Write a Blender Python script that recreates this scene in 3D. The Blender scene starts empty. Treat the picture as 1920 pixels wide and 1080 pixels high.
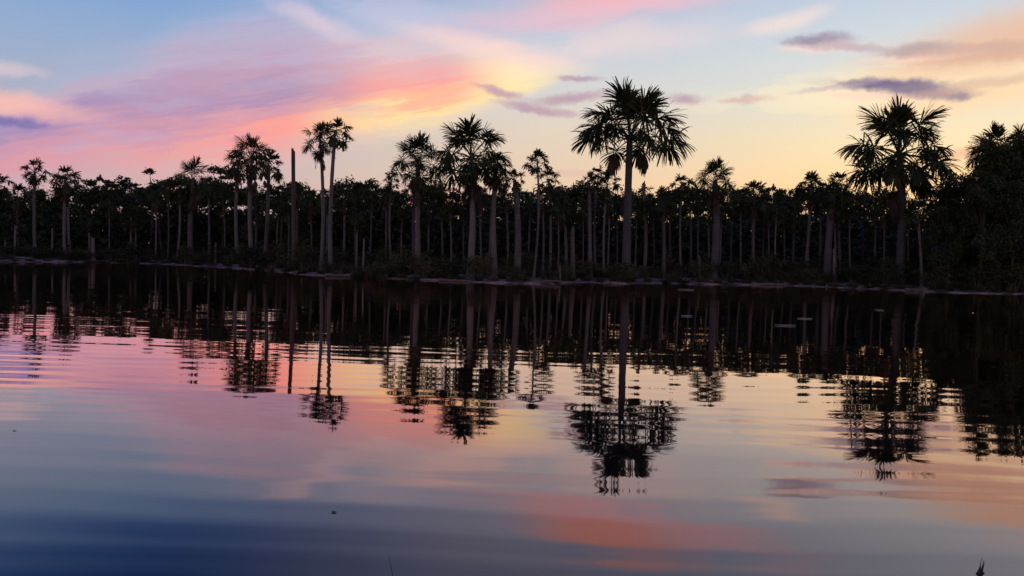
import bpy, math, random
import numpy as np
from mathutils import Matrix, Vector, Euler

# ------------------------------------------------------------------ camera
W, H, FPX = 1920.0, 1080.0, 1478.0            # photo size and focal length in photo pixels
CAM_H, PITCH, ROLL = 1.6, math.radians(2.36), math.radians(1.45)
scene = bpy.context.scene
col = scene.collection
cam_data = bpy.data.cameras.new('camera')
cam = bpy.data.objects.new('camera', cam_data)
col.objects.link(cam)
cam_data.sensor_fit = 'HORIZONTAL'
cam_data.sensor_width = 36.0
cam_data.lens = 36.0 * FPX / W
cam_data.clip_start, cam_data.clip_end = 0.05, 20000.0
CAM_R = Matrix.Rotation(math.pi / 2 - PITCH, 3, 'X') @ Matrix.Rotation(ROLL, 3, 'Z')
cam.matrix_world = Matrix.Translation((0, 0, CAM_H)) @ CAM_R.to_4x4()
scene.camera = cam


def ray(px, py):
    return CAM_R @ Vector((px - W / 2, -(py - H / 2), -FPX))


def at(px, py, d):
    """world point seen at a photo pixel, d metres in front of the camera"""
    r = ray(px, py)
    return Vector((0, 0, CAM_H)) + r * (d / r.y)


def azel(px, py):
    r = ray(px, py).normalized()
    return math.degrees(math.atan2(r.x, r.y)), math.degrees(math.asin(r.z))


def water_at(px, py, z=0.0):
    r = ray(px, py)
    return Vector((0, 0, CAM_H)) + r * ((z - CAM_H) / r.z)


# ------------------------------------------------------------------ colour helpers
def lin(c):
    return tuple(((v / 255.0) / 12.92 if v / 255.0 <= 0.04045 else ((v / 255.0 + 0.055) / 1.055) ** 2.4) for v in c)


# ------------------------------------------------------------------ node expressions
class X:
    """a scalar or vector socket with arithmetic"""
    nt = None

    def __init__(s, sock):
        s.s = sock

    @staticmethod
    def put(node_input, v):
        if isinstance(v, X):
            X.nt.links.new(v.s, node_input)
        else:
            node_input.default_value = v

    @staticmethod
    def m(op, *a, clamp=False):
        n = X.nt.nodes.new('ShaderNodeMath')
        n.operation = op
        n.use_clamp = clamp
        for i, v in enumerate(a):
            X.put(n.inputs[i], v)
        return X(n.outputs[0])

    def __add__(s, o): return X.m('ADD', s, o)
    __radd__ = __add__
    def __sub__(s, o): return X.m('SUBTRACT', s, o)
    def __rsub__(s, o): return X.m('SUBTRACT', o, s)
    def __mul__(s, o): return X.m('MULTIPLY', s, o)
    __rmul__ = __mul__
    def __truediv__(s, o): return X.m('DIVIDE', s, o)


def smooth(v, a, b):
    n = X.nt.nodes.new('ShaderNodeMapRange')
    n.interpolation_type = 'SMOOTHSTEP'
    n.clamp = True
    X.put(n.inputs['Value'], v)
    n.inputs['From Min'].default_value = a
    n.inputs['From Max'].default_value = b
    return X(n.outputs['Result'])


def vec(x, y, z):
    n = X.nt.nodes.new('ShaderNodeCombineXYZ')
    for i, v in enumerate((x, y, z)):
        X.put(n.inputs[i], v)
    return X(n.outputs[0])


def noise(v, scale=1.0, detail=2.0, rough=0.5):
    n = X.nt.nodes.new('ShaderNodeTexNoise')
    X.put(n.inputs['Vector'], v)
    n.inputs['Scale'].default_value = scale
    n.inputs['Detail'].default_value = detail
    n.inputs['Roughness'].default_value = rough
    return X(n.outputs['Fac']), X(n.outputs['Color'])


def mix(a, b, f):
    n = X.nt.nodes.new('ShaderNodeMix')
    n.data_type = 'RGBA'
    for key, v in ((0, f), (6, a), (7, b)):
        if isinstance(v, tuple):
            v = (v[0], v[1], v[2], 1.0)
        X.put(n.inputs[key], v)
    return X(n.outputs[2])


def ramp(f, stops, interp='EASE'):
    n = X.nt.nodes.new('ShaderNodeValToRGB')
    cr = n.color_ramp
    cr.interpolation = interp
    while len(cr.elements) < len(stops):
        cr.elements.new(0.5)
    for e, (p, c) in zip(cr.elements, stops):
        e.position = p
        e.color = (*c, 1.0)
    X.put(n.inputs[0], f)
    return X(n.outputs[0])


def curve(v, pts):
    """piecewise curve over points in 0..1"""
    n = X.nt.nodes.new('ShaderNodeFloatCurve')
    c = n.mapping.curves[0]
    while len(c.points) < len(pts):
        c.points.new(0.5, 0.5)
    for p, q in zip(c.points, pts):
        p.location = q
    n.mapping.update()
    X.put(n.inputs['Value'], v)
    return X(n.outputs[0])


# ------------------------------------------------------------------ world: dusk sky with lit clouds
SUN_AZ, SUN_EL = math.radians(30.0), math.radians(1.2)
world = bpy.data.worlds.new('World')
scene.world = world
world.use_nodes = True
X.nt = world.node_tree
X.nt.nodes.clear()
tc = X.nt.nodes.new('ShaderNodeTexCoord')
sep = X.nt.nodes.new('ShaderNodeSeparateXYZ')
X.nt.links.new(tc.outputs['Generated'], sep.inputs[0])
DIR = X(tc.outputs['Generated'])
dx, dy, dz = (X(sep.outputs[i]) for i in range(3))
DEG = 180.0 / math.pi
az0 = X.m('ARCTAN2', dx, dy) * DEG
el0 = X.m('ARCSINE', dz, clamp=False) * DEG
# slow wandering of the cloud outlines
wn, wc = noise(DIR, 7.0, 4.0, 0.55)
wsep = X.nt.nodes.new('ShaderNodeSeparateXYZ')
X.nt.links.new(wc.s, wsep.inputs[0])
az = az0 + (X(wsep.outputs[0]) - 0.5) * 5.0
el = el0 + (X(wsep.outputs[1]) - 0.5) * 2.4
# fine streaks drawn out along the wind
st_a, _ = noise(vec(az0 * 0.05 + el0 * 0.06, el0 * 0.42 - az0 * 0.11, 3.1), 1.0, 5.0, 0.6)
st_b, _ = noise(vec(az * 0.16, el * 0.75 - az * 0.08, 9.7), 1.0, 5.0, 0.62)

_, fc = noise(DIR, 26.0, 7.0, 0.66)
st_d, _ = noise(vec(az0 * 0.16 + el0 * 0.1, el0 * 1.9 - az0 * 0.42, 6.3), 1.0, 7.0, 0.68)
fsep = X.nt.nodes.new('ShaderNodeSeparateXYZ')
X.nt.links.new(fc.s, fsep.inputs[0])
azf = az0 + (X(wsep.outputs[0]) - 0.5) * 1.6 + (X(fsep.outputs[0]) - 0.5) * 2.6
elf = el0 + (X(wsep.outputs[1]) - 0.5) * 0.9 + (X(fsep.outputs[1]) - 0.5) * 1.0
st_c, _ = noise(vec(azf * 0.35, elf * 1.5 - azf * 0.1, 4.7), 1.0, 7.0, 0.66)

E = lambda d: max(0.0, min(1.0, d / 60.0))    # ramp position of an elevation in degrees
elr = X.m('MULTIPLY', el0, 1 / 60.0, clamp=True)
left = ramp(elr, [(E(0), lin((200, 158, 160))), (E(4.5), lin((204, 176, 178))), (E(8), lin((176, 172, 190))),
                  (E(12), lin((152, 172, 200))), (E(16.5), lin((122, 162, 210))), (E(19), lin((58, 106, 184))), (E(22), lin((10, 60, 136))),
                  (E(38), lin((16, 42, 110))), (1.0, lin((24, 48, 106)))], 'B_SPLINE')
mid = ramp(elr, [(E(0), lin((226, 186, 160))), (E(5), lin((224, 196, 168))), (E(9), lin((224, 206, 184))),
                 (E(13), lin((200, 209, 216))), (E(18), lin((178, 188, 214))), (E(25), lin((112, 138, 186))),
                 (E(40), lin((48, 78, 138))), (1.0, lin((28, 52, 108)))], 'B_SPLINE')
right = ramp(elr, [(E(0), lin((240, 196, 146))), (E(4), lin((240, 211, 164))), (E(7.5), lin((236, 216, 170))),
                   (E(11), lin((214, 220, 208))), (E(17), lin((188, 206, 226))), (E(25), lin((128, 158, 200))),
                   (E(40), lin((56, 88, 148))), (1.0, lin((30, 56, 112)))], 'B_SPLINE')
rear = ramp(elr, [(E(0), lin((140, 124, 126))), (E(8), lin((202, 170, 168))), (E(20), lin((172, 162, 174))),
                  (E(40), lin((84, 100, 150))), (1.0, lin((36, 60, 116)))], 'B_SPLINE')
front = mix(mix(left, mid, smooth(az0, -26, 4)), right, smooth(az0, 2, 27))
away = X.m('ABSOLUTE', az0 - 14.0)
clear = mix(front, rear, smooth(away, 55, 120))
sky = X.nt.nodes.new('ShaderNodeTexSky')
sky.sky_type = 'NISHITA'
sky.sun_disc = False
sky.sun_elevation = SUN_EL
sky.sun_rotation = SUN_AZ
sky.dust_density = 2.0
nish = X.nt.nodes.new('ShaderNodeMix')
nish.data_type = 'RGBA'
nish.blend_type = 'MULTIPLY'
nish.inputs[0].default_value = 1.0
X.nt.links.new(sky.outputs[0], nish.inputs[6])
nish.inputs[7].default_value = (0.12, 0.12, 0.12, 1)
c = mix(clear, X(nish.outputs[2]), 0.12)

PXD = math.degrees(1 / FPX)                   # degrees in one photo pixel near the middle


def blob(px, py, hl, hw, rot=0.0, soft=1.0, streak=0.5, fine=False):
    """mask of a drawn-out cloud: centre, half length, half width in photo pixels turned to degrees, tilt"""
    a0, e0 = azel(px, py)
    A, L = (azf, elf) if fine else (az, el)
    ca, sa = math.cos(math.radians(rot)), math.sin(math.radians(rot))
    da, de = A - a0, L - e0
    u = (da * ca + de * sa) * (1.0 / (hl * PXD))
    v = (de * ca - da * sa) * (1.0 / (hw * PXD))
    r = X.m('SQRT', u * u + v * v)
    body = 1.0 - smooth(r, max(0.0, 1.0 - soft), 1.0 + soft)
    if streak:
        body = body * smooth((st_c if fine else st_b) + body * 0.35, 0.62 - streak * 0.45, 0.62 + streak * 0.12)
    return body


def lay(cc, colour, mask, k=1.0):
    return mix(cc, lin(colour) if isinstance(colour, tuple) else colour, mask * k if k != 1.0 else mask)


# high veil that goes on over the whole sky
veil, _ = noise(vec(dx / (dz + 0.22), dy / (dz + 0.22), 0.0), 1.1, 5.0, 0.55)
veil_c = mix(mix(lin((176, 150, 182)), lin((236, 188, 176)), smooth(az0, -20, 15)), lin((104, 96, 138)), smooth(away, 55, 115))
c = mix(c, veil_c, smooth(veil, 0.5, 0.78) * smooth(el0, 3, 14) * (1.0 - smooth(el0, 30, 60)) * 0.3)

# the great pink cloud: between two edges given over the azimuth
LOW = [(-500, 392), (-200, 372), (0, 350), (270, 322), (460, 290), (640, 262), (800, 232), (950, 192), (1060, 152), (1200, 128)]
UPP = [(-500, 250), (-200, 210), (0, 168), (200, 98), (400, 28), (560, 18), (700, 52), (850, 80), (1000, 98), (1070, 112), (1200, 118)]
AZ0, AZ1 = -50.0, 15.0


def edge(pts):
    q = []
    for px, py in pts:
        a, e = azel(px, py)
        q.append(((a - AZ0) / (AZ1 - AZ0), e / 25.0))
    q = [(0.0, q[0][1])] + q + [(1.0, q[-1][1])]
    t = X.m('MULTIPLY', az - AZ0, 1.0 / (AZ1 - AZ0), clamp=True)
    return curve(t, q) * 25.0


lo_e, up_e = edge(LOW), edge(UPP)
t = (el - lo_e) / X.m('MAXIMUM', up_e - lo_e, 0.3)
tt = t + (st_a - 0.5) * 0.6 + (st_c - 0.5) * 0.16 + (st_d - 0.5) * 0.42
ttc = X.m('ADD', tt, 0.0, clamp=True)
cl_l = ramp(ttc, [(0.0, lin((200, 150, 160))), (0.2, lin((208, 146, 158))), (0.36, lin((194, 142, 164))), (0.55, lin((158, 132, 172))),
                  (0.68, lin((164, 138, 174))), (0.82, lin((192, 160, 180))), (1.0, lin((168, 172, 198)))])
cl_m = ramp(ttc, [(0.0, lin((240, 160, 146))), (0.16, lin((242, 150, 138))), (0.3, lin((206, 146, 160))), (0.42, lin((170, 138, 170))),
                  (0.55, lin((184, 148, 172))), (0.72, lin((184, 162, 186))), (1.0, lin((182, 176, 200)))])
cl_r = ramp(ttc, [(0.0, lin((244, 208, 168))), (0.16, lin((250, 216, 148))), (0.3, lin((249, 178, 142))), (0.48, lin((238, 156, 148))),
                  (0.66, lin((226, 168, 166))), (0.85, lin((226, 188, 188))), (1.0, lin((206, 190, 202)))])
cl_e = ramp(ttc, [(0.0, lin((252, 220, 156))), (0.3, lin((252, 224, 160))), (0.6, lin((252, 222, 176))), (1.0, lin((232, 206, 194)))])
a_of = lambda px: azel(px, 200)[0]
big = mix(mix(mix(cl_l, cl_m, smooth(az, a_of(120), a_of(430))), cl_r, smooth(az, a_of(520), a_of(760))), cl_e, smooth(az, a_of(820), a_of(990)))
dens = smooth(t + (st_c - 0.5) * 0.25, -0.22, 0.24) * (1.0 - smooth(t + (st_a - 0.5) * 0.5, 0.62, 1.18)) * (1.0 - smooth(az, a_of(930), a_of(1130)))
dens = dens * (smooth(st_a, 0.05, 0.5) * 0.2 + 0.8) * (smooth(st_d, 0.25, 0.55) * 0.3 + 0.7) * smooth(az0, -110, -60)
big = mix(big, lin((178, 166, 192)), smooth(st_b, 0.48, 0.72) * (1.0 - smooth(az, a_of(600), a_of(850))) * 0.45)
c = mix(c, big, dens * 0.96)
# pale wisps over its shoulder
c = lay(c, (224, 198, 208), blob(585, 38, 70, 14, -18, 0.9, 0.9, True), 0.5)
c = lay(c, (186, 186, 210), blob(760, 38, 130, 26, -4, 0.9, 0.3), 0.7)
c = lay(c, (236, 204, 196), blob(900, 92, 140, 16, -10, 0.9, 0.6), 0.7)
# left edge
c = lay(c, (214, 190, 196), blob(-5, 128, 50, 9, 0, 0.9, 0.7, True), 0.6)
c = lay(c, (236, 178, 166), blob(-10, 190, 120, 17, -3, 0.9, 0.6, True), 0.85)
c = lay(c, (104, 100, 162), blob(-5, 221, 75, 7, -5, 0.8, 0.6, True), 0.75)
# rosy streak along the top, going up out of the picture
c = lay(c, (238, 176, 184), blob(1190, 2, 260, 32, 9, 0.9, 0.6), 0.7)
c = lay(c, (240, 158, 142), blob(1160, -48, 130, 34, 8, 0.9, 0.6, True), 0.8)
c = lay(c, (208, 176, 192), blob(1060, 44, 60, 5, 6, 0.9, 0.5, True), 0.6)
c = lay(c, (236, 206, 200), blob(1150, 84, 170, 26, 4, 0.9, 0.5), 0.5)
# mauve slivers by the tall palm
for q in ((1075, 184, 62, 9, 4), (1012, 203, 74, 8, -7), (1085, 150, 34, 5, 0), (935, 172, 50, 7, -10), (1288, 187, 26, 9, 0), (1400, 188, 42, 6, 2)):
    c = lay(c, (178, 146, 162), blob(*q, 0.8, 0.5, True), 0.85)
# warm bank at the right
c = lay(c, (250, 226, 182), blob(1850, 128, 330, 34, 5, 0.9, 0.2), 0.85)
c = lay(c, (244, 208, 160), blob(1900, 176, 240, 22, 5, 0.8, 0.4), 0.75)
c = lay(c, (222, 178, 150), blob(1925, 70, 190, 44, 8, 0.8, 0.75, True), 0.85)
c = lay(c, (206, 166, 148), blob(1900, 98, 130, 13, 0, 0.8, 0.5, True), 0.8)
c = lay(c, (240, 214, 202), blob(1480, 45, 60, 14, 10, 0.9, 0.5), 0.6)
# grey violet puffs with warm lower rims
for q in ((1545, 88, 70, 7, -3), (1730, 104, 70, 7, 0), (1680, 176, 110, 7, -4)):
    c = lay(c, (246, 206, 186), blob(*q, 0.9, 0.5, True), 0.7)
for q, k, cc in (((1530, 75, 52, 9, -3), 0.9, (150, 136, 156)), ((1592, 88, 52, 6, -4), 0.7, (176, 160, 172)), ((1722, 90, 58, 10, 0), 0.9, (178, 158, 158)),
                 ((1820, 92, 80, 8, 0), 0.7, (198, 164, 150)), ((1665, 155, 86, 9, -5), 1.0, (114, 102, 134)), ((1735, 168, 66, 10, -8), 1.0, (138, 122, 140)),
                 ((1560, 162, 60, 5, 5), 0.6, (186, 168, 176)), ((1800, 182, 16, 9, 0), 0.9, (156, 138, 144)), ((1850, 158, 120, 7, 4), 0.6, (206, 172, 152))):
    c = lay(c, cc, blob(*q, 0.75, 0.6, True), k)
# thin low bars over the trees
c = lay(c, (214, 170, 160), blob(1070, 322, 90, 7, 0, 0.9, 0.6, True), 0.5)
c = lay(c, (216, 160, 140), blob(1850, 285, 90, 10, 6, 0.9, 0.6, True), 0.6)
c = lay(c, (250, 196, 140), blob(1650, 372, 420, 44, 1, 1.0, 0.0), 0.35)
c = lay(c, (236, 140, 134), blob(830, 385, 60, 26, 0, 1.0, 0.0), 0.8)
bg = X.nt.nodes.new('ShaderNodeBackground')
X.nt.links.new(c.s, bg.inputs[0])
bg.inputs[1].default_value = 1.17
wout = X.nt.nodes.new('ShaderNodeOutputWorld')
X.nt.links.new(bg.outputs[0], wout.inputs[0])

# sun already on the horizon behind the trees: only a trace of warm light
sd = bpy.data.lights.new('sun', 'SUN')
sd.energy = 0.12
sd.angle = math.radians(6)
sd.color = (1.0, 0.62, 0.4)
sun = bpy.data.objects.new('sun', sd)
col.objects.link(sun)
sun.rotation_euler = Vector((math.sin(SUN_AZ) * math.cos(SUN_EL), math.cos(SUN_AZ) * math.cos(SUN_EL), math.sin(SUN_EL))).to_track_quat('Z', 'Y').to_euler()

world.cycles.sampling_method = 'NONE'
scene.cycles.max_bounces = 4
scene.cycles.diffuse_bounces = 2
scene.cycles.glossy_bounces = 3
scene.view_settings.view_transform = 'Standard'
scene.view_settings.look = 'None'
scene.view_settings.exposure = 0.0
scene.view_settings.gamma = 1.0
scene.view_settings.use_curve_mapping = False


# ------------------------------------------------------------------ materials
def material(name):
    m = bpy.data.materials.new(name)
    m.use_nodes = True
    X.nt = m.node_tree
    return m, m.node_tree.nodes['Principled BSDF']


def pos():
    g = X.nt.nodes.new('ShaderNodeNewGeometry')
    return X(g.outputs['Position'])


def objrand():
    g = X.nt.nodes.new('ShaderNodeObjectInfo')
    return X(g.outputs['Random'])


def local():
    g = X.nt.nodes.new('ShaderNodeTexCoord')
    return X(g.outputs['Object'])


def leaf_material(name, dark, light, dry=None, translucent=0.2):
    m, b = material(name)
    n, _ = noise(local(), 1.7, 3.0, 0.6)
    cc = mix(dark, light, X.m('ADD', n * 1.6 - 0.8, objrand() * 0.9, clamp=True))
    if dry:
        cc = mix(cc, dry, smooth(noise(local(), 0.9, 2.0)[0] + objrand() * 0.25, 0.62, 0.85))
    X.put(b.inputs['Base Color'], cc)
    b.inputs['Roughness'].default_value = 0.6
    b.inputs['Specular IOR Level'].default_value = 0.25
    if translucent:
        t_ = X.nt.nodes.new('ShaderNodeBsdfTranslucent')
        X.nt.links.new(cc.s, t_.inputs[0])
        mx = X.nt.nodes.new('ShaderNodeMixShader')
        mx.inputs[0].default_value = translucent
        X.nt.links.new(b.outputs[0], mx.inputs[1])
        X.nt.links.new(t_.outputs[0], mx.inputs[2])
        X.nt.links.new(mx.outputs[0], X.nt.nodes['Material Output'].inputs[0])
    return m


M = {}
M['frond'] = leaf_material('palm_leaf', (0.032, 0.043, 0.014), (0.088, 0.10, 0.031), (0.10, 0.062, 0.028))
M['dead'] = leaf_material('dry_palm_leaf', (0.035, 0.022, 0.016), (0.085, 0.055, 0.036), None, 0.1)
M['leaf'] = leaf_material('broad_leaf', (0.028, 0.038, 0.014), (0.082, 0.092, 0.033))
M['under'] = leaf_material('shaded_undergrowth_leaf', (0.011, 0.014, 0.006), (0.042, 0.048, 0.019), None, 0.0)  # darker than the other leaves: shade inside the wood is put into the colour
M['sedge'] = leaf_material('sedge_leaf', (0.026, 0.034, 0.011), (0.085, 0.08, 0.03), (0.12, 0.075, 0.04), 0.1)


def bark(name, a, b_, ringy=True):
    m, b = material(name)
    p = local()
    n1, _ = noise(p, 2.2, 5.0, 0.65)
    s = X.nt.nodes.new('ShaderNodeSeparateXYZ')
    X.nt.links.new(p.s, s.inputs[0])
    z = X(s.outputs[2])
    n2, _ = noise(vec(X(s.outputs[0]) * 9.0, X(s.outputs[1]) * 9.0, z * 0.9), 1.0, 3.0, 0.6)
    f = n1 * 0.9 + n2 * 0.7 - 0.35 + (objrand() - 0.5) * 0.5
    if ringy:
        w = X.m('SINE', z * 26.0 + n1 * 5.0)
        f = f + smooth(w, 0.55, 1.0) * -0.12
    cc = mix(a, b_, X.m('ADD', f, 0.0, clamp=True))
    X.put(b.inputs['Base Color'], cc)
    b.inputs['Roughness'].default_value = 0.85
    b.inputs['Specular IOR Level'].default_value = 0.2
    bu = X.nt.nodes.new('ShaderNodeBump')
    bu.inputs['Strength'].default_value = 0.5
    bu.inputs['Distance'].default_value = 0.03
    X.nt.links.new(f.s, bu.inputs['Height'])
    X.nt.links.new(bu.outputs[0], b.inputs['Normal'])
    return m


M['palm_bark'] = bark('palm_bark', (0.065, 0.056, 0.053), (0.26, 0.22, 0.212))
M['dark_bark'] = bark('dark_palm_bark', (0.05, 0.045, 0.047), (0.165, 0.15, 0.155))
M['tree_bark'] = bark('tree_bark', (0.035, 0.03, 0.026), (0.13, 0.11, 0.10), False)
M['brown_wood'] = bark('brown_dead_wood', (0.045, 0.028, 0.024), (0.15, 0.10, 0.085))
M['dead_wood'] = bark('dead_wood', (0.08, 0.06, 0.055), (0.28, 0.22, 0.2))

m, b = material('wet_mud')
M['mud'] = m
n1, _ = noise(pos(), 0.7, 5.0, 0.6)
n2, _ = noise(pos(), 4.0, 4.0, 0.6)
X.put(b.inputs['Base Color'], mix(mix((0.03, 0.022, 0.02), (0.44, 0.27, 0.245), smooth(n1, 0.42, 0.58)), (0.04, 0.034, 0.02), smooth(n2, 0.52, 0.64)))
X.put(b.inputs['Roughness'], smooth(n1, 0.3, 0.7) * -0.2 + 0.9)
bu = X.nt.nodes.new('ShaderNodeBump')
bu.inputs['Distance'].default_value = 0.05
X.nt.links.new(n2.s, bu.inputs['Height'])
X.nt.links.new(bu.outputs[0], b.inputs['Normal'])

m, b = material('forest_floor')
M['floor'] = m
n1, _ = noise(pos(), 0.9, 5.0, 0.6)
X.put(b.inputs['Base Color'], mix((0.012, 0.011, 0.007), (0.04, 0.034, 0.024), n1))
b.inputs['Roughness'].default_value = 0.95

m, b = material('still_water')
M['water'] = m
X.nt.nodes.remove(b)
s = X.nt.nodes.new('ShaderNodeSeparateXYZ')
X.nt.links.new(pos().s, s.inputs[0])
wx, wy = X(s.outputs[0]), X(s.outputs[1])
warp, _ = noise(vec(wx * 0.16, wy * 0.3, 0.0), 1.0, 2.0)
yy = wy + wx * 0.04 + warp * 1.3
r1, _ = noise(vec(wx * 0.10, yy * 3.2, 1.0), 1.0, 1.0, 0.4)
r2, _ = noise(vec(wx * 0.22, yy * 7.0, 5.0), 1.0, 1.0, 0.4)
r3, _ = noise(vec(wx * 0.7, yy * 0.8, 8.0), 1.0, 1.0, 0.4)
r4, _ = noise(vec(wx * 0.05, yy * 0.75, 2.0), 1.0, 1.0, 0.4)
gust, _ = noise(vec(wx * 0.05, wy * 0.12, 7.0), 1.0, 2.0)
amp = smooth(gust, 0.3, 0.7) * 0.7 + 0.5
sy = (X.m('SINE', yy * 13.5) * 0.0042 + (r1 - 0.5) * 0.024 + (r2 - 0.5) * 0.014) * amp + (r4 - 0.5) * 0.03
sx = ((r3 - 0.5) * 0.004) * amp
nv = X.nt.nodes.new('ShaderNodeVectorMath')
nv.operation = 'NORMALIZE'
X.nt.links.new(vec(sx, sy, 1.0).s, nv.inputs[0])
fr = X.nt.nodes.new('ShaderNodeFresnel')
fr.inputs['IOR'].default_value = 1.33
deep = X.nt.nodes.new('ShaderNodeBsdfDiffuse')
deep.inputs[0].default_value = (0.002, 0.004, 0.009, 1)
gl = X.nt.nodes.new('ShaderNodeBsdfGlossy')
gl.inputs['Roughness'].default_value = 0.02
gl.inputs['Color'].default_value = (1.0, 0.80, 0.75, 1)
for nn in (fr, gl):
    X.nt.links.new(nv.outputs[0], nn.inputs['Normal'])
mx = X.nt.nodes.new('ShaderNodeMixShader')
X.nt.links.new(X.m('MINIMUM', X(fr.outputs[0]) * 1.95, 0.95).s, mx.inputs[0])
X.nt.links.new(deep.outputs[0], mx.inputs[1])
X.nt.links.new(gl.outputs[0], mx.inputs[2])
X.nt.links.new(mx.outputs[0], X.nt.nodes['Material Output'].inputs[0])

m, b = material('pale_glint')  # pale colour standing in for bright glints on the water
M['glint_tone'] = m
n1, _ = noise(local(), 6.0, 3.0)
X.put(b.inputs['Base Color'], mix((0.35, 0.33, 0.31), (0.7, 0.67, 0.63), n1))
b.inputs['Roughness'].default_value = 0.4
m, b = material('dark_stem')
M['stem'] = m
n1, _ = noise(local(), 14.0, 3.0)
X.put(b.inputs['Base Color'], mix((0.008, 0.010, 0.006), (0.025, 0.028, 0.014), n1))
b.inputs['Roughness'].default_value = 0.7


# ------------------------------------------------------------------ mesh helpers
def mesh(name, verts, faces, mat, smooth_=False):
    me = bpy.data.meshes.new(name)
    me.from_pydata([tuple(v) for v in verts], [], [tuple(f) for f in faces])
    me.materials.append(mat)
    if smooth_:
        me.polygons.foreach_set('use_smooth', [True] * len(me.polygons))
    me.update()
    return me


def quads(name, V, mat):
    """V: (n,4,3) array of loose quads, fast path"""
    n = len(V)
    me = bpy.data.meshes.new(name)
    me.vertices.add(n * 4)
    me.vertices.foreach_set('co', V.reshape(-1).astype(np.float32))
    me.loops.add(n * 4)
    me.loops.foreach_set('vertex_index', np.arange(n * 4, dtype=np.int32))
    me.polygons.add(n)
    me.polygons.foreach_set('loop_start', np.arange(0, n * 4, 4, dtype=np.int32))
    me.materials.append(mat)
    me.update()
    me.validate()
    return me


def obj(name, me, parent=None, loc=(0, 0, 0), rot=(0, 0, 0), scale=1.0):
    o = bpy.data.objects.new(name, me)
    col.objects.link(o)
    o.location = loc
    o.rotation_euler = rot
    o.scale = (scale,) * 3 if isinstance(scale, (int, float)) else scale
    if parent:
        o.parent = parent
    return o


def tag(o, label, cat, group=None, kind=None):
    if label: o['label'] = label
    if cat: o['category'] = cat
    if group: o['group'] = group
    if kind: o['kind'] = kind
    return o


def tube(pts, radii, sides=8, jag=None, rng=None):
    """verts and faces of a tube along points, closed at both ends"""
    V, F = [], []
    n = len(pts)
    for i, (p, r) in enumerate(zip(pts, radii)):
        p = Vector(p)
        d = (Vector(pts[min(i + 1, n - 1)]) - Vector(pts[max(i - 1, 0)])).normalized()
        a = d.orthogonal().normalized() if abs(d.z) < 0.8 else (Vector((1, 0, 0)) - d * d.x).normalized()
        bb = d.cross(a)
        for k in range(sides):
            th = 2 * math.pi * k / sides
            q = p + a * (math.cos(th) * r) + bb * (math.sin(th) * r)
            if jag and i == n - 1:
                q.z += rng.uniform(-jag, jag)
            V.append(q)
    for i in range(n - 1):
        for k in range(sides):
            k2 = (k + 1) % sides
            F.append((i * sides + k, i * sides + k2, (i + 1) * sides + k2, (i + 1) * sides + k))
    F.append(tuple(range(sides - 1, -1, -1)))
    F.append(tuple((n - 1) * sides + k for k in range(sides)))
    return V, F


def join(parts):
    V, F = [], []
    for v, f in parts:
        o = len(V)
        V += list(v)
        F += [tuple(i + o for i in q) for q in f]
    return V, F


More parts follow.
